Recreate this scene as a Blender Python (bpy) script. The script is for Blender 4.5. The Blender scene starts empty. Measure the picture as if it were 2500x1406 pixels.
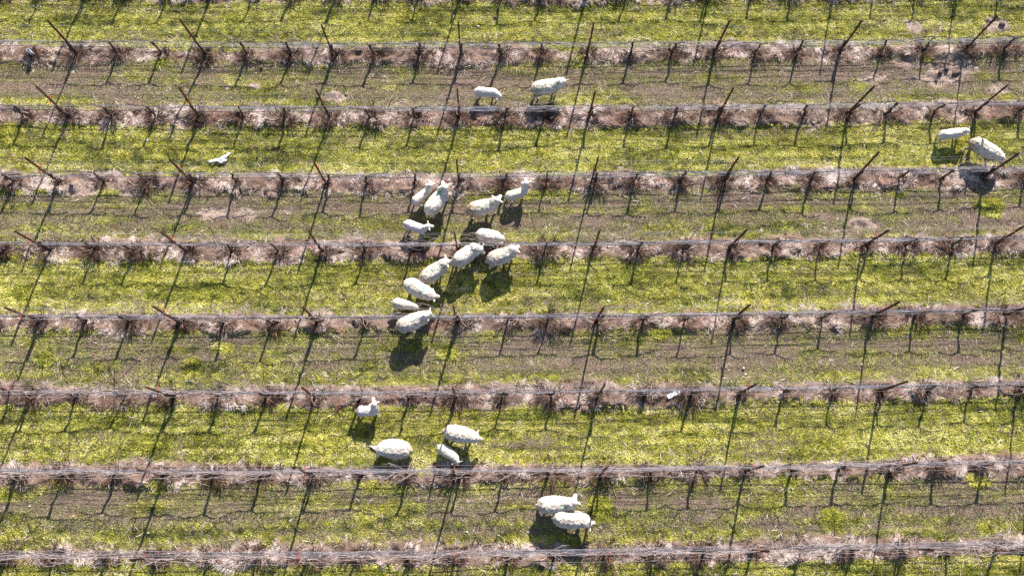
import bpy, math
import numpy as np
from mathutils import Vector, Matrix

sc = bpy.context.scene
C = sc.collection
rng = np.random.default_rng(7)

# ------------------------------------------------------------------ camera, light, exposure
cam_data = bpy.data.cameras.new('camera')
cam = bpy.data.objects.new('camera', cam_data)
C.objects.link(cam)
cam_data.sensor_fit = 'HORIZONTAL'
cam_data.sensor_width = 36.0
cam_data.lens = 2073.26 * 36.0 / 2500.0
cam_data.clip_start = 0.5
cam_data.clip_end = 2000.0
R3 = ((0.99990441, -0.00910414, 0.01040576),
      (0.00614487, 0.96681347, 0.25540939),
      (-0.01238571, -0.25532104, 0.966777))
cam.matrix_world = Matrix(((R3[0][0], R3[1][0], R3[2][0], 0.0),
                           (R3[0][1], R3[1][1], R3[2][1], 0.0),
                           (R3[0][2], R3[1][2], R3[2][2], 27.034),
                           (0, 0, 0, 1)))
sc.camera = cam

world = bpy.data.worlds.new('World')
sc.world = world
world.use_nodes = True
wn = world.node_tree
sky = wn.nodes.new('ShaderNodeTexSky')
sky.sky_type = 'NISHITA'
sky.sun_disc = False
sky.sun_elevation = math.radians(33.0)
sky.sun_rotation = math.radians(14.8)
bgn = wn.nodes['Background']
wn.links.new(sky.outputs['Color'], bgn.inputs['Color'])
bgn.inputs['Strength'].default_value = 0.07

sun_data = bpy.data.lights.new('sun', 'SUN')
sun_data.energy = 5.0
sun_data.angle = math.radians(0.5)
sun_data.color = (1.0, 0.935, 0.845)
sun = bpy.data.objects.new('sun', sun_data)
C.objects.link(sun)
sun.rotation_euler = Vector((-0.393, -1.488, -1.0)).to_track_quat('-Z', 'Y').to_euler()
sun.location = (5, 20, 30)

sc.view_settings.view_transform = 'Standard'
sc.view_settings.look = 'None'
sc.view_settings.exposure = 1.68
sc.view_settings.gamma = 1.0
sc.cycles.max_bounces = 6
sc.cycles.use_denoising = False

# ------------------------------------------------------------------ noise and layout functions
_tab = np.random.default_rng(3).random((256, 256)).astype(np.float32)
_tab3 = np.random.default_rng(5).random((64, 64, 64)).astype(np.float32)

def vnoise(x, y, s=1.0, seed=0):
    x = np.asarray(x) / s + seed * 17.31 + 1000.0
    y = np.asarray(y) / s + seed * 9.77 + 1000.0
    i = np.floor(x).astype(int); j = np.floor(y).astype(int)
    u = x - i; v = y - j
    u = u * u * (3 - 2 * u); v = v * v * (3 - 2 * v)
    a = _tab[i & 255, j & 255]; b = _tab[(i + 1) & 255, j & 255]
    c = _tab[i & 255, (j + 1) & 255]; d = _tab[(i + 1) & 255, (j + 1) & 255]
    return (a * (1 - u) + b * u) * (1 - v) + (c * (1 - u) + d * u) * v

def fbm(x, y, s, seed=0, n=3):
    t = 0; w = 0; a = 1.0
    for k in range(n):
        t = t + a * vnoise(x, y, s / 2 ** k, seed + k * 5); w += a; a *= 0.5
    return t / w

def vnoise3(p, s, seed=0):
    q = p / s + seed * 7.7 + 500.0
    i = np.floor(q).astype(int); f = q - i
    f = f * f * (3 - 2 * f)
    r = 0
    for dx in (0, 1):
        for dy in (0, 1):
            for dz in (0, 1):
                w = (f[:, 0] if dx else 1 - f[:, 0]) * (f[:, 1] if dy else 1 - f[:, 1]) * (f[:, 2] if dz else 1 - f[:, 2])
                r = r + w * _tab3[(i[:, 0] + dx) & 63, (i[:, 1] + dy) & 63, (i[:, 2] + dz) & 63]
    return r

def smooth(x, a, b):
    t = np.clip((np.asarray(x) - a) / (b - a), 0, 1)
    return t * t * (3 - 2 * t)

def bow(x):
    return 0.06 * (np.minimum(np.abs(np.asarray(x)), 20) ** 2 / 121.0 - 1)

def row_y(r, x=0.0):
    return 18.1476 - 2.4272 * r + 0.0015 * r * r + bow(x)

def post_x(r, k):
    return (k - 3) * 4.5 - 1.3814 - 0.0248 * r + 0.0022 * r * r

def row_frac(x, y):
    r = (18.1476 - (y - bow(x))) / 2.4272
    return r + 0.0015 * r * r / 2.4272

# bare trampled earth, metres: x, y, radius x, radius y
PATCH = [(15.7, 14.85, 1.0, .42), (14.8, 15.3, .7, .25), (16.6, 15.15, .6, .3), (-9.5, 9.78, .62, .26), (-8.6, 9.75, .42, .22),
         (-8.6, 14.5, .25, .15), (14.9, 16.8, .35, .25), (18.0, 16.85, .5, .3), (-14.2, 10.7, .55, .3), (15.8, 15.72, .6, .25),
         (13.1, 14.7, .5, .2), (-12.4, 10.55, .5, .2), (-5.7, 14.1, .5, .2), (17.6, 14.3, .5, .2), (12.2, 9.3, .6, .2)]
# lush weeds, metres
WEED = [(-11.9, 15.4, .35), (15.2, 15.45, .3), (2.75, 15.4, .35), (8.95, .95, .38), (14.9, .85, .45), (-2.5, 1.3, .3),
        (14.9, -.6, .4), (-6.3, 8.3, .3), (-17, 12.7, .5), (-15.9, 7.0, .6), (-11.4, 7.7, .8), (-9.7, 7.0, .6), (-11, 2.2, .5),
        (-10.6, .9, .35), (-8.9, .95, .3), (-14.6, 4.9, .4), (10.2, -.3, .5), (3.0, .1, .5), (-1.7, 5.0, .35), (5.2, 5.6, .3), (-9.0, 5.2, .4),
        (-9.9, 4.6, .4), (17.3, 5.3, .4), (16.6, 9.9, .5), (-15.3, .7, .35), (-13.7, .95, .3)]

def patch_mask(x, y):
    m = np.zeros_like(x)
    wob = (fbm(x, y, .35, 61) - .5) * 1.1
    for a, b, rx, ry in PATCH:
        d = np.sqrt(((x - a) / rx) ** 2 + ((y - b) / ry) ** 2) + wob
        m = np.maximum(m, 1 - smooth(d, .7, 1.15))
    return m

def weed_mask(x, y):
    m = np.zeros_like(x)
    for a, b, r in WEED:
        d = np.sqrt((x - a) ** 2 + ((y - b) / .75) ** 2) / r + (fbm(x, y, .3, 63) - .5) * .9
        m = np.maximum(m, 1 - smooth(d, .6, 1.2))
    return m

def zones(x, y):
    """strip = straw strip under a trellis row, green = lushness of the sward, both 0..1"""
    rf = row_frac(x, y)
    near = np.round(rf)
    d = (rf - near) * 2.4272                      # + towards the camera side (south)
    al = np.floor(rf).astype(int)
    u = rf - al
    wob = (fbm(x / 2.2, y, .5, 11) - .5) * .34 + (vnoise(x / 3, y, 1.6, 14) - .5) * .22
    odd = (al % 2 == 1) | (al < 0) & (al % 2 != 0)
    lo = np.where(d < 0, .31, .28)
    strip = 1 - smooth(np.abs(d) + wob, lo - .10, lo + .09)
    streak = fbm(x / 9, y, .26, 21, 3)
    clump = fbm(x / 1.6, y, .55, 31, 4)
    g_even = .86 + (streak - .5) * 1.1 + (clump - .5) * .6
    tr = np.exp(-((u - .30) / .07) ** 2) + np.exp(-((u - .72) / .07) ** 2)
    g_even = g_even - .08 * tr
    lush7 = np.where(al == 7, .16, np.where(al == 5, .05, 0)) + np.where((al == 5) & (x < -4), .10, 0)
    g_odd = .30 + lush7 + .26 * smooth(u, .55, .85) + .10 * (1 - smooth(u, .15, .35)) + (streak - .5) * 1.1 + (clump - .5) * .8
    g = np.where(odd, g_odd, g_even)
    pm = patch_mask(x, y)
    g = g * (1 - pm) * 1.0
    wm = weed_mask(x, y)
    g = np.maximum(g, wm * 1.0)
    strip = strip * (1 - .75 * wm)
    return strip, np.clip(g, 0, 1), pm, d, odd, u, wm

def terrain(x, y):
    strip, g, pm, d, odd, u, wm = zones(x, y)
    h = (fbm(x, y, 1.7, 41) - .5) * .05 + (fbm(x, y, .28, 43, 3) - .5) * .035
    h = h + strip * (.02 + (fbm(x / 1.3, y, .40, 45, 3) - .42) * .34)
    h = h - .02 * (np.exp(-((u - .30) / .06) ** 2) + np.exp(-((u - .72) / .06) ** 2))
    h = h + pm * (fbm(x, y, .22, 47, 2) - .62) * .13
    return h

def tz(x, y):
    return float(terrain(np.array([x], float), np.array([y], float))[0])

# ------------------------------------------------------------------ mesh helpers
def raw_mesh(name, verts, faces_flat, per_face, mat, cols=None, smooth_faces=False):
    me = bpy.data.meshes.new(name)
    nv = len(verts); nl = len(faces_flat); nf = nl // per_face
    me.vertices.add(nv); me.vertices.foreach_set('co', np.ascontiguousarray(verts, np.float32).ravel())
    me.loops.add(nl); me.loops.foreach_set('vertex_index', np.ascontiguousarray(faces_flat, np.int32).ravel())
    me.polygons.add(nf)
    me.polygons.foreach_set('loop_start', np.arange(0, nl, per_face, dtype=np.int32))
    if smooth_faces:
        me.polygons.foreach_set('use_smooth', np.ones(nf, bool))
    if cols is not None:
        at = me.color_attributes.new('tint', 'FLOAT_COLOR', 'POINT')
        c4 = np.ones((nv, 4), np.float32); c4[:, :3] = cols
        at.data.foreach_set('color', c4.ravel())
    me.update(calc_edges=True)
    me.materials.append(mat)
    return me

class MB:
    def __init__(self): self.v = []; self.f = []
    def add(self, v, f):
        n = len(self.v)
        self.v += [tuple(p) for p in v]; self.f += [tuple(i + n for i in q) for q in f]
    def tube(self, pts, rad, n=5, cap=True):
        P = np.asarray(pts, float); m = len(P)
        rad = np.broadcast_to(np.asarray(rad, float), (m,))
        T = np.gradient(P, axis=0); T /= np.linalg.norm(T, axis=1)[:, None] + 1e-9
        ref = np.where(np.abs(T[:, 2:3]) > .9, np.array([[1., 0, 0]]), np.array([[0, 0, 1.]]))
        A = np.cross(T, ref); A /= np.linalg.norm(A, axis=1)[:, None] + 1e-9
        B = np.cross(T, A)
        for i in range(1, m):
            if (A[i] * A[i - 1]).sum() < 0: A[i] = -A[i]; B[i] = -B[i]
        th = np.arange(n) * 2 * math.pi / n
        V = P[:, None, :] + rad[:, None, None] * (np.cos(th)[None, :, None] * A[:, None, :] + np.sin(th)[None, :, None] * B[:, None, :])
        F = []
        for i in range(m - 1):
            for j in range(n):
                F.append((i * n + j, i * n + (j + 1) % n, (i + 1) * n + (j + 1) % n, (i + 1) * n + j))
        if cap:
            F.append(tuple(range(n - 1, -1, -1))); F.append(tuple((m - 1) * n + j for j in range(n)))
        self.add(V.reshape(-1, 3), F)
    def prism(self, prof, z0, z1):
        n = len(prof)
        v = [(x, y, z0) for x, y in prof] + [(x, y, z1) for x, y in prof]
        f = [(i, (i + 1) % n, n + (i + 1) % n, n + i) for i in range(n)]
        f += [tuple(range(n - 1, -1, -1)), tuple(range(n, 2 * n))]
        self.add(v, f)
    def box(self, a, b):
        (x0, y0, z0), (x1, y1, z1) = a, b
        self.add([(x0, y0, z0), (x1, y0, z0), (x1, y1, z0), (x0, y1, z0), (x0, y0, z1), (x1, y0, z1), (x1, y1, z1), (x0, y1, z1)],
                 [(3, 2, 1, 0), (4, 5, 6, 7), (0, 1, 5, 4), (1, 2, 6, 5), (2, 3, 7, 6), (3, 0, 4, 7)])
    def mesh(self, name, mat, smooth_faces=True):
        me = bpy.data.meshes.new(name)
        me.from_pydata(self.v, [], self.f)
        if smooth_faces: me.polygons.foreach_set('use_smooth', np.ones(len(me.polygons), bool))
        me.materials.append(mat)
        me.update()
        return me

def link(name, data, parent=None, loc=None, rotz=0.0):
    o = bpy.data.objects.new(name, data)
    C.objects.link(o)
    if parent is not None: o.parent = parent
    if loc is not None: o.location = loc
    if rotz: o.rotation_euler.z = rotz
    return o

def tag(o, label=None, category=None, group=None, kind=None):
    if label: o['label'] = label
    if category: o['category'] = category
    if group: o['group'] = group
    if kind: o['kind'] = kind
    return o

def copy_thing(src, parent=None):
    c = src.copy(); C.objects.link(c); c.parent = parent
    for k in list(src.children): copy_thing(k, c)
    return c

# ------------------------------------------------------------------ materials
def new_mat(name):
    m = bpy.data.materials.new(name); m.use_nodes = True
    nt = m.node_tree; b = nt.nodes['Principled BSDF']
    return m, nt, b

def nd(nt, t, **kw):
    n = nt.nodes.new(t)
    for k, v in kw.items(): setattr(n, k, v)
    return n

def noise_mat(name, c0, c1, scale=20.0, rough=.8, metal=0.0, detail=6, bump=0.0, bump_scale=None, lo=.35, hi=.65, spec=.3):
    m, nt, b = new_mat(name)
    tc = nd(nt, 'ShaderNodeTexCoord')
    n = nd(nt, 'ShaderNodeTexNoise'); n.inputs['Scale'].default_value = scale; n.inputs['Detail'].default_value = detail
    r = nd(nt, 'ShaderNodeValToRGB')
    r.color_ramp.elements[0].position = lo; r.color_ramp.elements[1].position = hi
    r.color_ramp.elements[0].color = (*c0, 1); r.color_ramp.elements[1].color = (*c1, 1)
    nt.links.new(tc.outputs['Object'], n.inputs['Vector']); nt.links.new(n.outputs['Fac'], r.inputs['Fac'])
    nt.links.new(r.outputs['Color'], b.inputs['Base Color'])
    b.inputs['Roughness'].default_value = rough; b.inputs['Metallic'].default_value = metal
    b.inputs['Specular IOR Level'].default_value = spec
    if bump:
        n2 = nd(nt, 'ShaderNodeTexNoise'); n2.inputs['Scale'].default_value = bump_scale or scale * 2
        bp = nd(nt, 'ShaderNodeBump'); bp.inputs['Strength'].default_value = bump; bp.inputs['Distance'].default_value = .01
        nt.links.new(tc.outputs['Object'], n2.inputs['Vector']); nt.links.new(n2.outputs['Fac'], bp.inputs['Height'])
        nt.links.new(bp.outputs['Normal'], b.inputs['Normal'])
    return m

def blade_mat(name, trans=.3, rough=.6, spec=.25):
    m, nt, b = new_mat(name)
    at = nd(nt, 'ShaderNodeAttribute'); at.attribute_name = 'tint'
    nt.links.new(at.outputs['Color'], b.inputs['Base Color'])
    b.inputs['Roughness'].default_value = rough; b.inputs['Specular IOR Level'].default_value = spec
    t = nd(nt, 'ShaderNodeBsdfTranslucent'); nt.links.new(at.outputs['Color'], t.inputs['Color'])
    mx = nd(nt, 'ShaderNodeMixShader'); mx.inputs[0].default_value = trans
    out = nt.nodes['Material Output']
    nt.links.new(b.outputs[0], mx.inputs[1]); nt.links.new(t.outputs[0], mx.inputs[2]); nt.links.new(mx.outputs[0], out.inputs['Surface'])
    return m

M_GRASS = blade_mat('grass_blades', .42)
M_STRAW = blade_mat('straw_blades', .15, .7, .2)
M_POST = noise_mat('rusty_steel', (.028, .012, .009), (.085, .030, .022), 18, .75, .0, bump=.3, spec=.3)
M_ARM = noise_mat('rusty_arm', (.20, .04, .025), (.33, .08, .05), 30, .7, .0)
M_BARK = noise_mat('vine_bark', (.035, .022, .018), (.10, .068, .055), 26, .9, bump=.8, bump_scale=60)
M_CANE = noise_mat('cane_bark', (.17, .13, .13), (.36, .30, .30), 9, .7)
M_HOSE = noise_mat('hose_rubber', (.012, .012, .014), (.03, .03, .034), 12, .5)
M_WIRE = noise_mat('galvanised_wire', (.20, .20, .21), (.34, .33, .34), 14, .6, .0)
M_NET = noise_mat('net_twine', (.10, .10, .13), (.27, .265, .32), 5, .7)
M_WHITE = noise_mat('white_plastic', (.58, .575, .57), (.74, .735, .72), 30, .45, bump=.3)
M_STONE = noise_mat('pale_stone', (.30, .275, .24), (.56, .53, .48), 40, .85, bump=.5)
M_CLOD = noise_mat('soil_clod', (.05, .035, .03), (.13, .095, .08), 30, .95, bump=.8)
M_INK = noise_mat('dark_ink', (.05, .05, .055), (.13, .13, .14), 50, .7)
M_STAKE = noise_mat('dark_stake', (.03, .025, .03), (.08, .06, .06), 30, .8)
M_GUARD = noise_mat('guard_plastic', (.50, .53, .60), (.62, .65, .71), 12, .4)

def ground_mat():
    m, nt, b = new_mat('soil')
    at = nd(nt, 'ShaderNodeAttribute'); at.attribute_name = 'tint'
    tc = nd(nt, 'ShaderNodeTexCoord')
    n = nd(nt, 'ShaderNodeTexNoise'); n.inputs['Scale'].default_value = 22; n.inputs['Detail'].default_value = 8; n.inputs['Roughness'].default_value = .75
    r = nd(nt, 'ShaderNodeValToRGB')
    r.color_ramp.elements[0].position = .32; r.color_ramp.elements[1].position = .68
    r.color_ramp.elements[0].color = (.45, .42, .42, 1); r.color_ramp.elements[1].color = (1.35, 1.3, 1.28, 1)
    mx = nd(nt, 'ShaderNodeMix', data_type='RGBA', blend_type='MULTIPLY'); mx.inputs[0].default_value = 1
    nt.links.new(tc.outputs['Object'], n.inputs['Vector']); nt.links.new(n.outputs['Fac'], r.inputs['Fac'])
    nt.links.new(at.outputs['Color'], mx.inputs[6]); nt.links.new(r.outputs['Color'], mx.inputs[7])
    nt.links.new(mx.outputs[2], b.inputs['Base Color'])
    b.inputs['Roughness'].default_value = .95; b.inputs['Specular IOR Level'].default_value = .1
    n2 = nd(nt, 'ShaderNodeTexNoise'); n2.inputs['Scale'].default_value = 30; n2.inputs['Detail'].default_value = 6
    bp = nd(nt, 'ShaderNodeBump'); bp.inputs['Strength'].default_value = .9; bp.inputs['Distance'].default_value = .03
    nt.links.new(tc.outputs['Object'], n2.inputs['Vector']); nt.links.new(n2.outputs['Fac'], bp.inputs['Height'])
    nt.links.new(bp.outputs['Normal'], b.inputs['Normal'])
    return m

# ------------------------------------------------------------------ ground: one sheet, fine in the vineyard, coarse beyond
X0, X1, Y0, Y1 = -21.0, 22.0, -4.6, 21.0
def axis(a, b, step):
    inner = np.arange(a, b + 1e-6, step)
    far = np.array([.15, .4, .8, 1.5, 3, 6, 12, 25, 50, 100, 200, 400])
    return np.concatenate([a - far[::-1], inner, inner[-1] + far])
gx = axis(X0, X1, .055); gy = axis(Y0, Y1, .055)
GX, GY = np.meshgrid(gx, gy)
fx = GX.ravel(); fy = GY.ravel()
GZ = terrain(fx, fy)
s_, g_, pm_, d_, odd_, u_, wm_ = zones(fx, fy)
c_soil = np.array([.15, .112, .092]); c_straw = np.array([.13, .092, .075]); c_patch = np.array([.27, .215, .18]); c_green = np.array([.09, .095, .03])
gcol = c_soil[None] * (1 - s_[:, None]) + c_straw[None] * s_[:, None]
gg = (g_ * (1 - s_) * .8)[:, None]
gcol = gcol * (1 - gg) + c_green[None] * gg
gcol = gcol * (1 - pm_[:, None]) + c_patch[None] * pm_[:, None]
ny, nx = GX.shape
idx = np.arange(nx * ny).reshape(ny, nx)
q = np.stack([idx[:-1, :-1], idx[:-1, 1:], idx[1:, 1:], idx[1:, :-1]], -1).reshape(-1)
ground = link('ground', raw_mesh('ground', np.stack([fx, fy, GZ], 1), q, 4, ground_mat(), gcol, True))
tag(ground, kind='structure')

# ------------------------------------------------------------------ grass and straw: leaf-sized blades
BL = {'grass': [], 'straw': []}
def blades(kind, x, y, z, nb, L, rad, wid, lean0, lean1, col, cvar=.18, az=None, az_s=None, jit=.3):
    """each point becomes nb leaf-shaped blades; all arguments may be arrays over the points"""
    n = len(x)
    if n == 0: return
    def rep(a): return np.repeat(np.broadcast_to(np.asarray(a, float), (n,)), nb)
    N = n * nb
    bx = rep(x); by = rep(y); bz = rep(z)
    if az is None: a = rng.random(N) * 2 * math.pi
    else: a = rep(az) + rng.normal(0, 1, N) * rep(az_s)
    rr = rep(rad) * np.sqrt(rng.random(N)); ra = rng.random(N) * 2 * math.pi
    bx = bx + rr * np.cos(ra); by = by + rr * np.sin(ra)
    l = rep(L) * (1 + (rng.random(N) * 2 - 1) * jit)
    ph = lean0 + (lean1 - lean0) * rng.random(N)
    ph2 = np.minimum(ph + .45, 1.62)
    dx, dy = np.cos(a), np.sin(a)
    w = rep(wid) * (.7 + .6 * rng.random(N)) * .5
    base = np.stack([bx, by, bz - .008], 1)
    mid = base + (l * .5)[:, None] * np.stack([dx * np.sin(ph), dy * np.sin(ph), np.cos(ph)], 1)
    tip = mid + (l * .5)[:, None] * np.stack([dx * np.sin(ph2), dy * np.sin(ph2), np.cos(ph2)], 1)
    roll = rng.normal(0, .5, N)
    side = np.stack([-dy * np.cos(roll), dx * np.cos(roll), np.sin(roll)], 1) * w[:, None]
    V = np.stack([base, mid + side, tip, mid - side], 1).reshape(-1, 3).astype(np.float32)
    c = np.repeat(np.broadcast_to(np.asarray(col, float), (n, 3)), nb, axis=0)
    c = c * (1 + rng.normal(0, cvar, N))[:, None].clip(.35, 1.8)
    c = np.repeat(c, 4, axis=0).astype(np.float32)
    BL[kind].append((V, c.clip(.004, .85)))

def scatter(dens, x0=X0 + .3, x1=X1 - .3, y0=Y0 + .3, y1=Y1 - .3):
    n = int(dens * (x1 - x0) * (y1 - y0))
    x = rng.uniform(x0, x1, n); y = rng.uniform(y0, y1, n)
    # keep what the photograph's frame and a margin around it can show
    lim = 16.9 + (y + 2) * .16 + 1.6
    k = (np.abs(x - .4) < lim)
    return x[k], y[k]

def pick(pal, t):
    pal = np.asarray(pal, float); t = np.clip(t, 0, .9999) * (len(pal) - 1)
    i = t.astype(int); f = (t - i)[:, None]
    return pal[i] * (1 - f) + pal[i + 1] * f

GREENS = [(.05, .065, .010), (.20, .22, .025), (.40, .405, .060), (.57, .55, .13), (.70, .66, .28)]
# lush tufts
x, y = scatter(400)
s, g, pm, d, odd, u, wm = zones(x, y)
keep = rng.random(len(x)) < np.clip(g * 1.5 - .08, 0, 1) * (1 - s) * (1 - .9 * pm)
x, y, g, odd, wm = x[keep], y[keep], g[keep], odd[keep], wm[keep]
z = terrain(x, y)
tone = .55 + (fbm(x / 1.5, y, .13, 71, 2) - .5) * .9 + (fbm(x / 11, y, .16, 79, 2) - .5) * 1.0 + (fbm(x / 2.5, y, .8, 73) - .5) * .45 + rng.normal(0, .11, len(x)) - .10 * odd
col = pick(GREENS, tone)
yel = (smooth(fbm(x, y, .9, 75), .52, .72) * .25 + .08 * wm)[:, None]
col = col * (1 - yel) + col * np.array([1.15, .98, .45]) * yel
grey = (odd * (1 - smooth(g, .3, .75)))[:, None]
col = col * (1 - .5 * grey) + np.array([.33, .325, .20]) * .5 * grey
L = (.050 + .055 * g * fbm(x, y, .3, 77, 2)) * (1 + .5 * wm)
comb = np.where(rng.random(len(x)) < .5, 0, math.pi) + rng.normal(0, .35, len(x))
blades('grass', x, y, z, 10, L, .055, .016, .75, 1.5, col, .14, comb, .7)
# short sparse sward and withered leaves everywhere between
x, y = scatter(560)
s, g, pm, d, odd, u, wm = zones(x, y)
keep = rng.random(len(x)) < (1 - s * .9) * (1 - .62 * pm) * np.where(odd, .95, .38)
x, y, g, s, odd = x[keep], y[keep], g[keep], s[keep], odd[keep]
z = terrain(x, y)
r = rng.random(len(x)) + (fbm(x / 2, y, .35, 81) - .5) * .8
DRY = np.array([(.15, .100, .082), (.31, .235, .19), (.48, .385, .315), (.33, .30, .16), (.25, .26, .08)])
sel = np.clip((r * 5 + np.where(odd, -.2, .9) + g * .8 - .4).astype(int), 0, 4)
blades('grass', x, y, z, 3, .06, .05, .014, .8, 1.5, DRY[sel], .24)
# warm withered clumps (docks, brown leaf) as accents
x, y = scatter(7)
s, g, pm, d, odd, u, wm = zones(x, y)
keep = (s < .5) & (pm < .4)
x, y = x[keep], y[keep]
blades('grass', x, y, terrain(x, y), 8, .06, .06, .014, .5, 1.4, np.array([.36, .22, .06]), .25)

# straw mat under the rows
x, y = scatter(420)
s, g, pm, d, odd, u, wm = zones(x, y)
keep = rng.random(len(x)) < s * .95 + .02 * (1 - s)
x, y, s = x[keep], y[keep], s[keep]
flow = fbm(x, y, .55, 91, 2) * 4.5 * math.pi
STR = [(.055, .032, .028), (.17, .11, .095), (.36, .27, .24), (.53, .425, .38), (.63, .535, .485)]
t = .53 + (fbm(x / 1.3, y, .42, 93, 3) - .5) * 2.1 + rng.normal(0, .12, len(x))
colS = pick(STR, t)
rust = smooth(fbm(x, y, .55, 95), .60, .75)[:, None] * .55
colS = colS * (1 - rust) + np.array([.27, .115, .07]) * rust
gap = smooth(fbm(x / 1.3, y, .34, 97, 3), .36, .50)
keep = rng.random(len(x)) < (.25 + 1.1 * smooth(t, .15, .6)) * (.10 + .9 * gap)
x, y, flow, colS = x[keep], y[keep], flow[keep], colS[keep]
blades('straw', x, y, terrain(x, y), 7, .17, .05, .009, 1.22, 1.55, colS, .14, flow, .34, .4)
# a few long wisps lying across the strip edges
x, y = scatter(4)
s, g, pm, d, odd, u, wm = zones(x, y)
keep = (np.abs(d) < .75)
x, y = x[keep], y[keep]
blades('straw', x, y, terrain(x, y) + .02, 3, .30, .10, .009, 1.15, 1.5, np.array([.60, .50, .43]), .2)

# ------------------------------------------------------------------ where the vines and posts stand
ROWS = range(0, 9)
ORD = ['topmost half-hidden', 'first full', 'second full', 'third full', 'fourth full', 'fifth full', 'sixth full', 'seventh full', 'eighth full']
NUM = ['first', 'second', 'third', 'fourth', 'fifth', 'sixth', 'seventh', 'eighth', 'ninth', 'tenth']
GUARD_AT = {(1, -1, 2), (6, 4, 1)}
vine_spots = []
for r in ROWS:
    for k in range(-1, 9):
        for j in range(3):
            xx = post_x(r, k) + 1.5 * j + float(rng.normal(0, .05)) + (.05 if j == 0 else 0)
            yy = float(row_y(r, xx)) + .02 + float(rng.normal(0, .02))
            lim = 16.6 + (yy + 2) * .16
            if abs(xx - .4) < lim: vine_spots.append((r, k, j, xx, yy))
# brown upright grass around each trunk and post
vx = np.array([v[3] for v in vine_spots]); vy = np.array([v[4] for v in vine_spots])
nper = 64
big = np.repeat(rng.gamma(2.2, .5, len(vx)), nper)
ang = rng.random(len(big)) * 2 * math.pi; rad = np.abs(rng.normal(0, .15, len(big))) * np.sqrt(big)
x = np.repeat(vx, nper) + rad * np.cos(ang) * 1.5 + np.repeat(rng.normal(0, .05, len(vx)), nper)
y = np.repeat(vy, nper) + rad * np.sin(ang) * .9 - .05
keep = rng.random(len(x)) < np.clip(.25 + .5 * big, 0, 1)
x, y, ang, big = x[keep], y[keep], ang[keep], big[keep]
tt = rng.random(len(x)) ** 1.6 * .85 - .05
colT = pick([(.025, .014, .011), (.06, .029, .021), (.13, .07, .048), (.30, .21, .15)], tt)
blades('straw', x, y, terrain(x, y), 5, .15 + .10 * np.sqrt(big), .03, .017, .35, 1.2, colT, .25, ang, .6, .4)

for kind, lab, mat in (('grass', 'short yellow-green grass and withered leaves between the rows', M_GRASS), ('straw', 'pale dry straw lying in strips under the trellis rows', M_STRAW)):
    V = np.concatenate([b[0] for b in BL[kind]]); c = np.concatenate([b[1] for b in BL[kind]])
    o = link('grass' if kind == 'grass' else 'dry_grass', raw_mesh(kind, V, np.arange(len(V)), 4, mat, c))
    tag(o, lab, 'grass', kind='stuff')
    print(kind, len(V) // 4)
BL.clear()

# ------------------------------------------------------------------ trellis posts
def make_post():
    root = link('trellis_post', None)
    mb = MB()
    # rolled open channel, 6 cm, with lipped edges
    prof = [(-.026, -.026), (.026, -.026), (.026, .026), (.014, .026), (.014, .020), (.017, .020), (.017, -.020), (-.017, -.020), (-.017, .020), (-.014, .020), (-.014, .026), (-.026, .026)]
    mb.prism(prof, -.15, 2.1)
    shaft = link('shaft', mb.mesh('shaft', M_POST, False), root)
    ab = MB()
    ab.box((-.011, -.17, 1.20), (.011, .19, 1.208)); ab.box((-.011, -.17, 1.208), (-.006, .19, 1.228))
    ab.box((-.011, -.18, 1.195), (.011, -.1705, 1.25)); ab.box((-.011, .1905, 1.195), (.011, .20, 1.25))
    link('cross_arm', ab.mesh('cross_arm', M_ARM, False), root)
    return root
post0 = make_post()
first = True
for r in ROWS:
    n = 0
    for k in range(0, 8):
        xx = post_x(r, k); yy = float(row_y(r, xx))
        if abs(xx - .4) > 16.6 + (yy + 2) * .16: continue
        o = post0 if first else copy_thing(post0)
        first = False
        o.location = (xx, yy, tz(xx, yy) * .4)
        o.rotation_euler = (float(rng.normal(0, .018)), float(rng.normal(0, .02)), float(rng.normal(0, .2)))
        o.scale = (1, 1, float(rng.uniform(.95, 1.03)))
        end = ['far west', 'second', 'third', 'fourth', 'fifth', 'sixth', 'seventh', 'eighth'][k]
        tag(o, 'rusty steel post with cross-arm, %s post counted from the left in the %s row' % (NUM[k], ORD[r]), 'post', 'rusty trellis posts')

# ------------------------------------------------------------------ wires, hose and rolled net along each row
XL, XR = -20.3, 21.2
def line_pts(r, dy, z, sag=.03, wob=.012, step=.45, seed=0):
    xs = np.arange(XL, XR, step)
    t = np.mod((xs - post_x(r, 0)) / 4.5, 1)
    zz = z - sag * 4 * t * (1 - t) + (vnoise(xs, xs * 0 + r, 1.7, seed) - .5) * wob
    yy = row_y(r, xs) + dy + (vnoise(xs, xs * 0 + r, 2.1, seed + 3) - .5) * wob * 2
    return np.stack([xs, yy, zz], 1)

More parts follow.
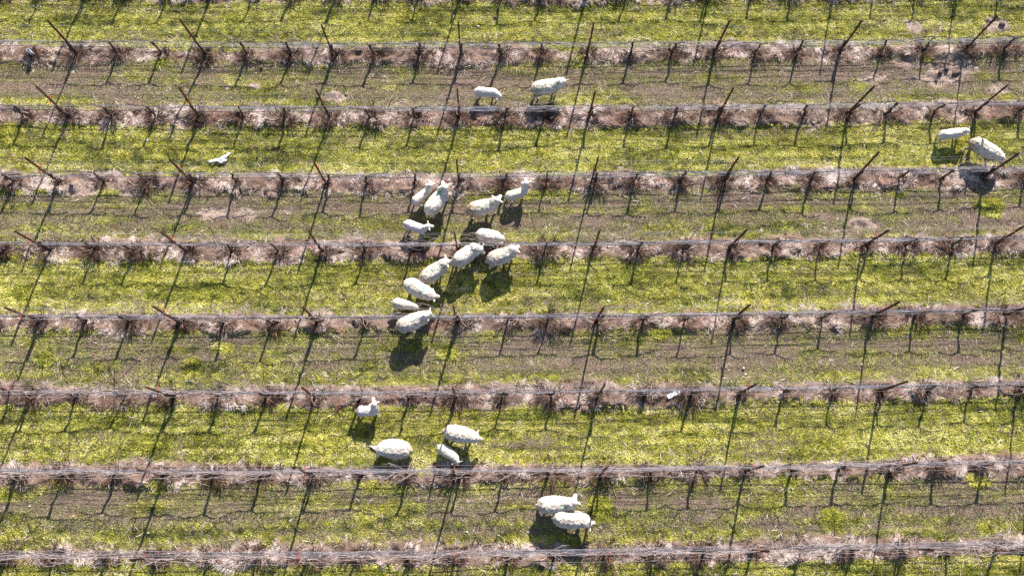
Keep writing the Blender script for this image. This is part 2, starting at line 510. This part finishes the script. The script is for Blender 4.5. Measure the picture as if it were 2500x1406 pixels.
for r in ROWS:
    if r > 0 or True:
        mb = MB(); mb.tube(line_pts(r, .075, .39, .03, .03, .3, r), .0105, 6)
        tag(link('irrigation_hose', mb.mesh('hose', M_HOSE)), 'black irrigation hose strung low along the %s row' % ORD[r], 'hose', 'irrigation hoses')
    for nm, dy, z, rad, lab in (('cordon_wire', .03, .80, .0028, 'thin wire carrying the vine arms along the %s row'),
                                ('foliage_wire', -.165, 1.225, .0018, 'thin pale foliage wire on the near ends of cross-arms, %s row'),
                                ('foliage_wire', .185, 1.225, .0018, 'thin pale foliage wire on the far ends of cross-arms, %s row'),
                                ('foliage_wire', .035, 1.78, .0018, 'thin pale top wire near the post tops of the %s row')):
        mb = MB(); mb.tube(line_pts(r, dy, z, .03, .02, .5, r * 3 + int(z * 10)), rad, 4)
        tag(link(nm, mb.mesh(nm, M_WIRE)), lab % ORD[r], 'wire', 'trellis wires')
    mb = MB()
    g2 = np.random.default_rng(100 + r)
    for i in range(13):
        base_z = .43 + .28 * (i + .5) / 13 + g2.normal(0, .012); oy = .07 + g2.normal(0, .034)
        xs = np.arange(XL, XR, .3)
        on = fbm(xs, xs * 0 + i * .7, 3.2, 200 + r, 2) + (.10 + .006 * xs)
        P = np.stack([xs, row_y(r, xs) + oy + (vnoise(xs, xs * 0 + i, .9, 7 + r) - .5) * .07, base_z + (vnoise(xs, xs * 0 + i, 1.1, 9 + r) - .5) * .10], 1)
        seg = []
        for a in range(len(xs)):
            if on[a] > .42: seg.append(P[a])
            if (on[a] <= .42 or a == len(xs) - 1) and seg:
                if len(seg) > 2: mb.tube(seg, .0042, 3, False)
                seg = []
    tag(link('bird_netting', mb.mesh('bird_netting', M_NET)), 'grey netting strands bundled between hose and vine arms along the %s row' % ORD[r], 'netting', 'rolled nettings along the rows')

# ------------------------------------------------------------------ grapevines
def make_vine(seed, canes):
    g = np.random.default_rng(seed)
    root = link('grapevine', None)
    mb = MB()
    n = 8
    zz = np.linspace(-.08, .76, n)
    px = np.cumsum(g.normal(0, .028, n)); py = np.cumsum(g.normal(0, .016, n)); px -= px[1]; py -= py[1]
    px = px * .9; py = py * .8
    th = g.uniform(.85, 1.2)
    rr = np.linspace(.042, .030, n) * th * (1 + g.normal(0, .14, n)); rr[0] *= 1.25; rr[-1] *= 1.45; rr[-2] *= 1.2
    P = np.stack([px, py, zz], 1)
    mb.tube(P, rr, 7)
    link('trunk', mb.mesh('trunk', M_BARK), root)
    head = P[-1]
    tips = []
    for s in (-1, 1):
        ab = MB(); m = 9
        ll = g.uniform(.58, .76)
        f = np.linspace(0, 1, m)
        lift = g.uniform(-.01, .05)
        ax = head[0] + s * ll * f; ay = head[1] + (.02 - head[1]) * f + np.cumsum(g.normal(0, .008, m)) * (f > 0)
        az = head[2] - .01 + .03 * np.sin(np.minimum(f * 4, 1.5)) + np.cumsum(g.normal(0, .010, m)) + lift * np.sin(f * math.pi)
        A = np.stack([ax, ay, az], 1)
        ab.tube(A, np.linspace(.014, .008, m) * (1 + g.normal(0, .12, m)), 6)
        for i in range(1, m):
            for _ in range(1 if g.random() < .4 else 2):
                b = A[i] + np.array([g.uniform(-.03, .03), 0, 0])
                e = b + np.array([g.normal(0, .022), g.normal(0, .02), g.uniform(.04, .14)])
                ab.tube([b, (b + e) / 2 + g.normal(0, .005, 3), e], [.009, .007, .0055], 5)
                tips.append(e)
        link('cordon', ab.mesh('cordon', M_BARK), root)
    if canes:
        cb = MB()
        for i in range(canes):
            b = tips[g.integers(len(tips))]
            m = 9; f = np.linspace(0, 1, m)
            ln = g.uniform(.55, 1.25); sx = g.choice([-1, 1]); up = g.uniform(.15, .75) if g.random() < .8 else g.uniform(-.1, .1)
            out = g.normal(0, .11) if g.random() < .85 else g.normal(0, .22)
            cx = b[0] + sx * ln * (.75 * f + .25 * f ** 2) * g.uniform(.5, 1) + np.cumsum(g.normal(0, .018, m))
            cy = b[1] + out * np.sin(f * g.uniform(1.2, 2.6)) + np.cumsum(g.normal(0, .014, m))
            cz = b[2] + up * np.sin(f * g.uniform(1.4, 2.7)) + np.cumsum(g.normal(0, .012, m))
            Q = np.stack([cx, cy, np.maximum(cz, .35)], 1); Q[0] = b
            cb.tube(Q, np.linspace(.0062, .0035, m), 4)
        link('canes', cb.mesh('canes', M_CANE), root)
    return root
PRUNED = [make_vine(300 + i, 0 if i < 9 else 4 + i % 3) for i in range(15)]
CANED = [make_vine(400 + i, 14 + i) for i in range(7)]
HALF = [make_vine(450 + i, 6 + i) for i in range(4)]
used = set()
def cane_level(r, x):
    if r >= 7: return 2
    if r == 6: return 2 if x < -7 else (1 if x < 1 else 0)
    if r == 5: return 2 if x < -8 else (1 if x < -1 else 0)
    if r == 4: return 2 if -9.2 < x < -1.5 else (1 if -12 < x < 1 else 0)
    if r == 3: return 1 if x < -8 else 0
    return 0
for r, k, j, xx, yy in vine_spots:
    if (r, k, j) in GUARD_AT: continue
    lev = cane_level(r, xx)
    if r == 2 and 1.3 < xx < 3: lev = 1
    pool = (PRUNED, HALF, CANED)[lev]
    p = pool[int(rng.integers(len(pool)))]
    if p.name in used: o = copy_thing(p)
    else: o = p; used.add(p.name)
    o.location = (xx, yy, tz(xx, yy) * .5)
    o.rotation_euler = (0, 0, math.pi * int(rng.integers(2)) + float(rng.normal(0, .04)))
    s = float(rng.uniform(.94, 1.06)); o.scale = (s * float(rng.uniform(.9, 1.05)), s, s)
    kind = 'gnarled bare grapevine' if lev == 0 else 'bare grapevine with loose canes' if lev == 1 else 'grapevine tangled in grey canes'
    if k < 0: where = '%s before the first post, %s row' % ({1: 'two vines', 2: 'one vine'}.get(j, 'three vines'), ORD[r])
    elif j == 0: where = 'at post %s from the left, %s row' % (('one', 'two', 'three', 'four', 'five', 'six', 'seven', 'eight', 'nine')[k], ORD[r])
    else: where = '%s past post %s from the left, %s row' % (('', 'first', 'second')[j], ('one', 'two', 'three', 'four', 'five', 'six', 'seven', 'eight', 'nine')[k], ORD[r])
    tag(o, kind + ', ' + where, 'grapevine', 'grapevines along the trellis rows')
for p in PRUNED + CANED + HALF:
    if p.name not in used:
        for c in list(p.children): bpy.data.objects.remove(c)
        bpy.data.objects.remove(p)

# ------------------------------------------------------------------ planting sleeves over two young vines
def make_guard(loc, lean, label):
    root = link('vine_guard', None, None, loc)
    mb = MB()
    th = np.linspace(0, 2 * math.pi, 17)[:-1]
    sh = np.stack([.07 * np.sign(np.cos(th)) * np.abs(np.cos(th)) ** .6, .05 * np.sign(np.sin(th)) * np.abs(np.sin(th)) ** .6], 1)
    n = len(sh)
    v = [(a, b, z) for z in (0, .2, .42) for a, b in sh] + [(a * .94, b * .9, z) for z in (.42, .02) for a, b in sh]
    f = [(i * n + j, i * n + (j + 1) % n, (i + 1) * n + (j + 1) % n, (i + 1) * n + j) for i in range(4) for j in range(n)]
    mb.add(v, f)
    link('sleeve', mb.mesh('sleeve', M_GUARD), root)
    sb = MB(); sb.tube([(.083, .0, -.1), (.083, .005, .5)], .009, 6)
    link('stake', sb.mesh('stake', M_STAKE), root)
    lf = MB(); lf.tube([(0, 0, -.05), (.01, 0, .3), (-.005, .01, .46)], [.012, .010, .006], 6)
    link('vine_stem', lf.mesh('vine_stem', M_BARK), root)
    root.rotation_euler = lean
    tag(root, label, 'vine guard', 'plastic sleeves over young vines')
make_guard((-16.42, 15.70, 0), (.03, .04, -.6), 'milky plastic sleeve on a young vine near the first post of the first full row')
make_guard((4.55, 3.66, 0), (.02, -.03, .4), 'blue-grey plastic sleeve on a young vine beside the white card')

# ------------------------------------------------------------------ sheep
def sheep_mat():
    m, nt, b = new_mat('fleece')
    at = nd(nt, 'ShaderNodeAttribute'); at.attribute_name = 'tint'
    tc = nd(nt, 'ShaderNodeTexCoord')
    n = nd(nt, 'ShaderNodeTexNoise'); n.inputs['Scale'].default_value = 45; n.inputs['Detail'].default_value = 5
    r = nd(nt, 'ShaderNodeValToRGB')
    r.color_ramp.elements[0].position = .3; r.color_ramp.elements[1].position = .6
    r.color_ramp.elements[0].color = (.72, .69, .64, 1); r.color_ramp.elements[1].color = (1, 1, 1, 1)
    mx = nd(nt, 'ShaderNodeMix', data_type='RGBA', blend_type='MULTIPLY'); mx.inputs[0].default_value = 1
    nt.links.new(tc.outputs['Object'], n.inputs['Vector']); nt.links.new(n.outputs['Fac'], r.inputs['Fac'])
    nt.links.new(at.outputs['Color'], mx.inputs[6]); nt.links.new(r.outputs['Color'], mx.inputs[7])
    nt.links.new(mx.outputs[2], b.inputs['Base Color'])
    b.inputs['Roughness'].default_value = .95; b.inputs['Specular IOR Level'].default_value = .1
    bp = nd(nt, 'ShaderNodeBump'); bp.inputs['Strength'].default_value = .5; bp.inputs['Distance'].default_value = .01
    nt.links.new(n.outputs['Fac'], bp.inputs['Height']); nt.links.new(bp.outputs['Normal'], b.inputs['Normal'])
    return m
M_FLEECE = sheep_mat()

import bmesh
_bm = bmesh.new(); bmesh.ops.create_icosphere(_bm, subdivisions=2, radius=1.0)
ICO_V = np.array([v.co[:] for v in _bm.verts]); ICO_F = [tuple(v.index for v in f.verts) for f in _bm.faces]; _bm.free()

class Blob:
    def __init__(self): self.v = []; self.f = []; self.n = 0
    def ell(self, c, r, axes=None):
        r = np.broadcast_to(np.asarray(r, float), (3,))
        V = ICO_V * r
        if axes is not None: V = V @ axes
        self.v.append(V + np.asarray(c)); self.f += [tuple(i + self.n for i in t) for t in ICO_F]; self.n += len(V)
    def chain(self, pts, rad, sq=None, axes=None):
        P = np.asarray(pts, float); rad = np.asarray(rad, float)
        for i in range(len(P) - 1):
            d = np.linalg.norm(P[i + 1] - P[i]); k = max(2, int(d / (min(rad[i], rad[i + 1]) * .35)) + 1)
            for t in np.linspace(0, 1, k):
                rr = rad[i] * (1 - t) + rad[i + 1] * t
                self.ell(P[i] * (1 - t) + P[i + 1] * t, rr if sq is None else rr * np.asarray(sq), axes)

def unit(v): return v / (np.linalg.norm(v) + 1e-9)

def make_sheep(kind, R, S, Po, No, label, mark, dirt, seed, legs):
    g = np.random.default_rng(seed)
    R, S, Po, No = (np.array(v, float) for v in (R, S, Po, No))
    o = np.array([(R[0] + S[0]) / 2, (R[1] + S[1]) / 2, 0])
    gz = tz(o[0], o[1])
    R, S, Po, No = R - o, S - o, Po - o, No - o
    sc_ = {'lamb': .78, 'ewe': 1.0, 'ewe2': .88, 'rest': 1.02}[kind]
    fat = {'lamb': .80, 'ewe': 1.0, 'ewe2': .95, 'rest': 1.14}[kind]
    zc = R[2]
    f = S - R; f[2] = 0; f = unit(f); lat = np.array([-f[1], f[0], 0]); up = np.array([0, 0, 1.])
    AX = np.stack([f, lat, up])
    b = Blob()
    # trunk: deep chest, round barrel, broad rump
    mid = (R + S) / 2 - np.array([0, 0, .035 * sc_])
    bend = lat * 0
    ts = np.linspace(0, 1, 9)
    prof = np.interp(ts, [0, .2, .5, .8, 1], [.258, .276, .28, .262, .238]) * sc_ * fat
    for t, rr in zip(ts, prof):
        c = R * (1 - t) + S * t - up * .03 * sc_ * math.sin(math.pi * t)
        b.ell(c, (rr * .95, rr, rr * (1.02 if kind != 'rest' else .92)), AX)
    b.ell(R - f * .05 * sc_ - up * .02, np.array([.215, .235, .235]) * sc_ * fat, AX)
    b.ell(S + f * .06 * sc_ - up * .05 * sc_, np.array([.165, .18, .22]) * sc_ * fat, AX)
    # neck and head
    N0 = S + f * .06 * sc_ + up * .05 * sc_ * (1 if Po[2] > zc else -.3)
    wool = 1.18 if kind in ('ewe', 'rest') else .9
    hd = unit(No - Po); side = unit(np.cross(hd, up)); hup = np.cross(side, hd)
    PoB = Po - hd * .03
    b.chain([N0, (N0 + PoB) / 2 + up * .02, PoB], np.array([.185, .155, .115]) * sc_ * wool)
    HX = np.stack([hd, side, hup])
    hs = 1.12 * sc_ + .12
    b.ell(Po + hd * .005, np.array([.10, .085, .088]) * hs, HX)
    No2 = Po + hd * .175 * hs
    b.chain([Po + hd * .04, No2], np.array([.074, .052]) * hs, (1, .95, 1), HX)
    b.ell(No2 - hup * .008, np.array([.050, .050, .046]) * hs, HX)
    for s in (-1, 1):                                        # ears, held out sideways and a little back
        e0 = Po + side * s * .065 * hs + hup * .03 * hs
        ed = unit(side * s * 1.0 - hd * .25 + hup * .12); ex = np.stack([ed, unit(np.cross(ed, hup)), hup])
        b.ell(e0 + ed * .062 * hs, np.array([.070, .034, .017]) * hs, ex)
    # legs
    if kind != 'rest':
        for base, l2, isb in ((R, .125, True), (S, .10, False)):
            for s in (-1, 1):
                st = legs[(0 if isb else 2) + (0 if s < 0 else 1)] * sc_
                hip = base + lat * s * l2 * sc_ - up * .08 * sc_
                foot = np.array([base[0], base[1], 0.0]) + lat * s * l2 * .95 * sc_ + f * st
                fl = gz * 0 + .0
                if isb:
                    hock = foot * .68 + hip * .32 - f * .075 * sc_; hock[2] = .27 * sc_
                    knee = hip * .62 + foot * .38 + f * .03 * sc_; knee[2] = .40 * sc_
                    b.chain([hip, knee, hock], np.array([.125, .088, .046]) * sc_)
                    b.chain([hock, foot + up * .06 * sc_, foot + up * .03 * sc_ + f * .02], np.array([.043, .034, .038]) * sc_)
                else:
                    kn = hip * .42 + foot * .58 + f * .015; kn[2] = .29 * sc_
                    b.chain([hip, kn], np.array([.095, .046]) * sc_)
                    b.chain([kn, foot + up * .06 * sc_, foot + up * .03 * sc_ + f * .02], np.array([.044, .032, .037]) * sc_)
    else:
        for s in (-1, 1):                                    # folded under, one foreleg stretched out ahead
            kn = S + lat * s * .16 + f * .12; kn[2] = .10
            if s > 0: b.chain([S + lat * s * .12 - up * .1, kn, kn - f * .22 - up * .03], [.09, .055, .04])
            else: b.chain([S - lat * .10 - up * .12, S + f * .24 - lat * .0 - up * .2, S + f * .52 + lat * -.02 - up * .25], [.09, .042, .034])
            hk = R + lat * s * .25 + f * .18; hk[2] = .10
            b.chain([R + lat * s * .14 - up * .08, hk, hk + f * .10 - up * .05 + lat * s * .02], [.15, .09, .045])
    # tail
    tl = R - f * .21 * sc_ * fat + up * .05 * sc_
    b.chain([tl, tl - f * .06 * sc_ - up * .07 * sc_, tl - f * .07 * sc_ - up * .17 * sc_], np.array([.042, .036, .026]) * sc_)
    me = bpy.data.meshes.new('sheep_raw'); me.from_pydata(np.concatenate(b.v).tolist(), [], b.f); me.update()
    tmp = bpy.data.objects.new('sheep_raw', me); C.objects.link(tmp)
    md = tmp.modifiers.new('r', 'REMESH'); md.mode = 'VOXEL'; md.voxel_size = .0135
    ms = tmp.modifiers.new('s', 'SMOOTH'); ms.factor = .5; ms.iterations = 5
    dg = bpy.context.evaluated_depsgraph_get()
    out = bpy.data.meshes.new_from_object(tmp.evaluated_get(dg), depsgraph=dg)
    bpy.data.objects.remove(tmp); bpy.data.meshes.remove(me)
    out.name = 'sheep'
    nv = len(out.vertices)
    co = np.empty(nv * 3, np.float32); out.vertices.foreach_get('co', co); co = co.reshape(-1, 3)
    no = np.empty(nv * 3, np.float32); out.vertex_normals.foreach_get('vector', no); no = no.reshape(-1, 3)
    # curly fleece: ripples across the back, none on face, ears and shanks
    lx = (co - R) @ f; ly = co @ lat; lz = co[:, 2]
    Lb = np.linalg.norm(S - R)
    face = 1 - smooth(np.linalg.norm(co - (Po + hd * .06), axis=1), .13 * hs, .19 * hs)
    shank = 1 - smooth(lz, .20 * sc_, .34 * sc_) if kind != 'rest' else (1 - smooth(lz, .04, .10)) + smooth(lx, Lb + .30, Lb + .38) * (lz < .25)
    wl = np.clip(1 - face - shank, 0, 1)
    loc = np.stack([lx, ly, lz], 1)
    rip = vnoise3(loc * np.array([1, .42, .42]), .022, seed) - .5
    lump = vnoise3(loc, .075, seed + 3) - .5
    fine = vnoise3(loc, .018, seed + 9) - .5
    amp = {'lamb': .3, 'ewe': 1.0, 'ewe2': .5, 'rest': .85}[kind]
    co = co + no * (wl * amp * (rip * .015 + lump * .022 + fine * .004) + wl * (1 - amp) * lump * .012)[:, None]
    out.vertices.foreach_set('co', co.astype(np.float32).ravel())
    # colour: cream fleece, whiter face, dung-stained breech and belly, a faded green raddle mark
    cream = (np.array([.55, .50, .45]) if kind != 'lamb' else np.array([.57, .53, .49])) * g.uniform(.88, 1.06) * np.array([1, 1 + g.normal(0, .012), 1 + g.normal(0, .03)])
    colv = np.repeat(cream[None], nv, 0)
    st = np.clip(dirt[0] * (1 - smooth(lx, -.12, .22)) + dirt[1] * (1 - smooth(lz, .38 * sc_, .60 * sc_)), 0, 1) * (.45 + .9 * vnoise3(loc, .06, seed + 4))
    st = np.clip(st * wl, 0, .9)[:, None]
    colv = colv * (1 - st) + np.array([.26, .185, .115]) * st
    colv = colv * (1 - face[:, None]) + np.array([.56, .50, .46]) * face[:, None]
    if mark is not None:
        t0, w0, sx, cm = mark
        dd = np.sqrt(((lx / Lb - t0) / sx) ** 2 + ((ly - w0) / .11) ** 2) + (vnoise3(loc, .045, seed + 6) - .5) * 1.3
        mk = ((1 - smooth(dd, .35, 1.15)) * smooth(lz, zc, zc + .12) * cm)[:, None]
        colv = colv * (1 - mk) + np.array([.12, .30, .26]) * mk
    groove_shade = (wl * amp * np.clip(.5 - (rip * 1.1 + lump * 1.0 + .30), 0, .6))[:, None]  # crevice shade painted into the wool colour to strengthen its lumps
    colv = colv * (1 - groove_shade * np.array([.55, .62, .70]))
    hoof = (lz < .035)[:, None] if kind != 'rest' else np.zeros((nv, 1), bool)
    colv = np.where(hoof, np.array([.10, .08, .07]), colv)
    nose = (1 - smooth(np.linalg.norm(co - (No2 + hd * .03 * hs), axis=1), .012, .03))[:, None] * .5
    colv = colv * (1 - nose) + np.array([.35, .24, .22]) * nose
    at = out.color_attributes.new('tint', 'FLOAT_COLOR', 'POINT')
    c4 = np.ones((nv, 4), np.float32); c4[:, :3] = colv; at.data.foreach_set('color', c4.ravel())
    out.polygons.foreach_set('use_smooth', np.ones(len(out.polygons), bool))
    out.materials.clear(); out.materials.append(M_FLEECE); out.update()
    so = link('sheep', out, None, (o[0], o[1], gz - .005))
    eb = MB()
    for s in (-1, 1):
        eye = MB(); c = Po + hd * .075 * hs + side * s * .056 * hs + hup * .026 * hs
        eye.add(ICO_V * .010 + c, ICO_F)
        link('eye', eye.mesh('eye', M_INK), so)
    return tag(so, label, 'lamb' if kind == 'lamb' else 'sheep', 'sheep grazing in the vineyard')

W1 = (.06, -.08, -.05, .09)      # walking stride: hind near, hind far, fore near, fore far
W2 = (-.10, .07, .10, -.06)
ST = (.0, -.03, .02, .0)
K = (.0, .15)
SHEEP = [
 ('lamb', (-.73, 14.04, .45), (-.22, 13.99, .45), (-.03, 13.86, .42), (.04, 13.78, .16), 'smooth white lamb with head down by the second full row, smaller of two', None, (0, .12), W2),
 ('ewe', (1.29, 14.07, .58), (1.87, 14.18, .58), (2.13, 14.23, .72), (2.20, 14.07, .45), 'woolly ewe with brown-stained flank behind the second full row', (.3, 0, .45, .35), (.45, .75), ST),
 ('lamb', (-2.81, 10.06, .45), (-2.46, 10.36, .45), (-2.33, 10.50, .72), (-2.35, 10.68, .62), 'smooth lamb facing the third full row beside a green-shouldered ewe', None, (.05, .1), W1),
 ('ewe', (-2.30, 9.73, .58), (-1.97, 10.17, .58), (-1.87, 10.36, .88), (-1.93, 10.57, .76), 'large curly ewe facing away with green mark across its shoulders', (.95, .06, .16, .75), (.12, .2), W2),
 ('ewe', (-.89, 9.68, .58), (-.35, 9.81, .58), (-.12, 9.90, .85), (-.01, 10.07, .74), 'curly ewe with yellowed rump and pale green mid-back, head raised', (.75, .02, .22, .5), (.75, .25), W2),
 ('lamb', (.30, 10.21, .45), (.73, 10.34, .45), (.84, 10.52, .80), (.81, 10.68, .74), 'white lamb standing with head high just below the third full row', None, (.05, .1), W1),
 ('lamb', (-3.06, 9.22, .45), (-2.61, 9.05, .45), (-2.38, 9.08, .66), (-2.20, 9.12, .50), 'smooth lamb with ears out walking beside grey canes, fourth full row', None, (.1, .1), W2),
 ('ewe2', (-.61, 8.82, .50), (-.17, 8.74, .50), (.03, 8.69, .45), (.11, 8.67, .22), 'unmarked sheep grazing under the wires of the fourth full row', None, (.05, .15), ST),
 ('ewe', (-1.36, 7.95, .58), (-.94, 8.25, .58), (-.69, 8.23, .74), (-.56, 8.16, .52), 'green-marked ewe turning its head, nosed from behind by another ewe', (.95, .02, .22, .55), (.1, .2), W2),
 ('ewe', (-.24, 7.97, .58), (.24, 8.16, .58), (.44, 8.25, .72), (.61, 8.43, .52), 'ewe with faint green shoulders walking towards the fourth full row, away from the line', (.92, .03, .22, .42), (.35, .2), (-.20, .05, .06, -.06)),
 ('ewe', (-2.41, 7.37, .58), (-2.00, 7.67, .58), (-1.77, 7.83, .74), (-1.53, 7.89, .58), 'ewe with green mid-back nosing the ewe in front of it', (.62, .0, .35, .55), (.45, .3), W1),
 ('ewe', (-2.91, 7.10, .58), (-2.41, 6.83, .58), (-2.19, 6.73, .62), (-1.99, 6.75, .40), 'broad ewe with bright green spot behind its shoulders, above a lamb', (.78, .03, .17, .85), (.12, .15), ST),
 ('lamb', (-3.37, 6.55, .45), (-2.95, 6.48, .45), (-2.73, 6.41, .45), (-2.68, 6.35, .20), 'lamb grazing between two ewes at the fifth full row', None, (.1, .15), ST),
 ('ewe', (-3.10, 5.78, .58), (-2.57, 5.99, .58), (-2.31, 6.07, .74), (-2.18, 6.05, .55), 'ewe striped by vine shadows, stepping out below the fifth full row', (.5, 0, .3, .15), (.45, .25), W2),
 ('lamb', (-4.39, 3.09, .45), (-3.99, 3.10, .45), (-3.95, 3.29, .72), (-4.00, 3.46, .66), 'lone lamb looking back over its shoulder below the sixth full row', None, (.05, .1), ST),
 ('rest', (-3.10, 1.91, .30), (-3.60, 1.96, .30), (-3.80, 1.87, .36), (-3.90, 1.68, .14), 'round ewe lying down with a foreleg stretched out', (.75, .05, .2, .35), (.2, .3), ST),
 ('ewe', (-1.56, 2.40, .58), (-1.05, 2.29, .58), (-.80, 2.22, .60), (-.64, 2.20, .40), 'unmarked curly cream ewe on bright grass beside a slim lamb', None, (.15, .15), W1),
 ('lamb', (-1.86, 1.92, .45), (-1.52, 1.70, .45), (-1.40, 1.52, .42), (-1.37, 1.41, .16), 'slim lamb poking its head under the seventh full row wires', None, (.05, .1), ST),
 ('ewe', (1.28, .21, .58), (1.86, .22, .58), (2.12, .30, .80), (2.20, .51, .68), 'ewe with turquoise shoulder mark and raised head, upper of two side by side', (.88, -.08, .18, .6), (.12, .15), W1),
 ('ewe', (1.75, -.19, .58), (2.36, -.24, .58), (2.57, -.34, .62), (2.79, -.32, .42), 'ewe with wrinkled neck and grey-green back, lower of two side by side', (.5, .04, .22, .38), (.12, .15), ST),
 ('lamb', (15.18, 12.35, .45), (15.75, 12.43, .45), (15.95, 12.44, .50), (16.12, 12.38, .24), 'long-legged white lamb behind a stained ewe near the last post', None, (.05, .15), (-.18, -.06, .05, -.05)),
 ('ewe', (16.19, 11.93, .58), (16.71, 11.59, .58), (17.00, 11.43, .45), (17.12, 11.37, .20), 'grey-fleeced ewe grazing at the last post of the third full row', (.8, .08, .25, .45), (.55, .65), (-.16, -.02, .04, -.03)),
]
for i, a in enumerate(SHEEP):
    make_sheep(a[0], a[1], a[2], a[3], a[4], a[5], a[6], a[7], 20 + i, a[8])

# ------------------------------------------------------------------ litter, stones and clods
def crumple(name, outline, z, amp, mat, label, cat, seed):
    g = np.random.default_rng(seed)
    bm = bmesh.new()
    vs = [bm.verts.new((p[0], p[1], 0)) for p in outline]
    bm.faces.new(vs)
    bmesh.ops.triangulate(bm, faces=bm.faces[:])
    bmesh.ops.subdivide_edges(bm, edges=bm.edges[:], cuts=3, use_grid_fill=True)
    for v in bm.verts:
        v.co.z = z + amp * (float(vnoise(v.co.x, v.co.y, .09, seed)) + .6 * float(vnoise(v.co.x, v.co.y, .04, seed + 2)))
    geom = bmesh.ops.extrude_face_region(bm, geom=bm.faces[:])
    for e in geom['geom']:
        if isinstance(e, bmesh.types.BMVert): e.co.z += .006
    cx = sum(p[0] for p in outline) / len(outline); cy = sum(p[1] for p in outline) / len(outline)
    bmesh.ops.translate(bm, verts=bm.verts[:], vec=(-cx, -cy, 0))
    bmesh.ops.recalc_face_normals(bm, faces=bm.faces[:])
    me = bpy.data.meshes.new(name); bm.to_mesh(me); bm.free(); me.materials.append(mat)
    me.polygons.foreach_set('use_smooth', np.ones(len(me.polygons), bool))
    return tag(link(name, me, None, (cx, cy, tz(cx, cy))), label, cat)

BAG = [(-9.96, 11.63), (-9.89, 11.68), (-9.79, 11.68), (-9.71, 11.73), (-9.58, 11.73), (-9.5, 11.8), (-9.37, 11.87), (-9.3, 11.95), (-9.22, 11.93), (-9.34, 11.81),
       (-9.32, 11.72), (-9.34, 11.65), (-9.41, 11.62), (-9.49, 11.57), (-9.58, 11.59), (-9.65, 11.65), (-9.71, 11.62), (-9.81, 11.59), (-9.89, 11.59)]
crumple('plastic_bag', BAG, .035, .07, M_WHITE, 'torn white plastic bag lying crumpled on bright grass above the third full row', 'bag', 5)

card = link('name_card', None, None, (5.462, 3.59, tz(5.46, 3.59) + .055))
mb = MB(); mb.box((-.225, -.068, 0), (.225, .068, .004))
link('card_face', mb.mesh('card_face', M_WHITE, False), card)
def text_part(body, size, loc, name):
    cu = bpy.data.curves.new('t', 'FONT'); cu.body = body; cu.size = size; cu.extrude = .0012
    to = bpy.data.objects.new('t', cu); C.objects.link(to)
    dg = bpy.context.evaluated_depsgraph_get()
    me = bpy.data.meshes.new_from_object(to.evaluated_get(dg), depsgraph=dg)
    bpy.data.objects.remove(to)
    me.materials.clear(); me.materials.append(M_INK)
    link(name, me, card, loc)
text_part('-·LLL· A', .055, (-.20, .012, .0062), 'lettering')
text_part('VAU', .075, (-.06, -.055, .0062), 'lettering')
card.rotation_euler = (.05, -.04, math.atan2(.18, .42))
tag(card, 'white card with dark lettering lying on straw under the sixth full row', 'card')

def rock(name, x, y, r, mat, label, cat, group, seed, flat=.65):
    g = np.random.default_rng(seed)
    n = ICO_V + 0
    r = r * (.62 if cat == 'stone' else 1)
    k = 1 + (vnoise3(n + seed * 3.1, .8, seed) - .5) * .7 + (vnoise3(n + seed, .35, seed + 1) - .5) * .3
    V = n * k[:, None] * np.array([r * g.uniform(.8, 1.35), r * g.uniform(.75, 1.1), r * flat])
    mb = MB(); mb.add(V, ICO_F)
    o = link(name, mb.mesh(name, mat, cat != 'stone'), None, (x, y, tz(x, y) + r * flat * .45 + .02), float(g.uniform(0, 6)))
    tag(o, label, cat, group)

STONES = [(-.77, 16.81, .075, 'white stone on bright grass above the first full row, near mid-picture'),
          (-12.13, 12.46, .07, 'whitish stone on bright grass below the second full row'),
          (7.78, 4.42, .07, 'larger white stone of a pair above the white card'),
          (7.83, 4.22, .055, 'smaller white stone of a pair above the white card'),
          (-16.22, 8.11, .06, 'white stone just below the fourth full row near its first post'),
          (-10.79, -.5, .065, 'round white stone in a post shadow below the seventh full row'),
          (-1.1, -.56, .06, 'white stone in scrubby grass above the eighth full row'),
          (.78, -.59, .07, 'pale broken stone beside the shadow of two ewes'),
          (3.5, 6.67, .055, 'small white stone just above the fifth full row'),
          (-11.27, 12.58, .045, 'tiny pale stone near the whitish stone on bright grass'),
          (-5.41, 14.21, .045, 'tiny white stone on scrubby grass above the second full row'),
          (11.62, 4.51, .05, 'cream stone on scrubby grass, in a post shadow below the fifth full row'),
          (9.46, 7.24, .045, 'tiny pinkish-white stone on bright grass below the fourth full row'),
          (-7.17, 9.75, .045, 'tiny pale stone on grey ground past the bare patches'),
          (-9.9, 9.92, .055, 'pale stone lying on the bare patch below the third full row'),
          (-14.49, .32, .05, 'white stone on scrubby grass below the seventh full row')]
for i, (x, y, r, lab) in enumerate(STONES):
    rock('stone', x, y, r, M_STONE, lab, 'stone', 'pale stones in the grass', 700 + i)
CLODS = [(15.61, 14.92, .10, 'oblong dark soil clod on the bare patch, nearest its middle'), (15.87, 15.06, .085, 'small dark soil clod at the upper edge of the bare patch'),
         (16.19, 14.93, .12, 'largest dark soil clod on the bare patch'), (15.45, 14.63, .06, 'tiny dark soil clod below the others on the bare patch'),
         (-.15, 17.17, .06, 'dark dung clod above the first full row'), (-8.40, 15.2, .08, 'dark clod in scrubby grass below the first full row'),
         (-14.47, 10.79, .07, 'dark clod in grass below the third full row'), (18.1, 16.84, .09, 'dark soil clod above the last post of the first full row')]
for i, (x, y, r, lab) in enumerate(CLODS):
    rock('clod', x, y, r, M_CLOD, lab, 'clod', 'dark soil clods', 800 + i, .7)
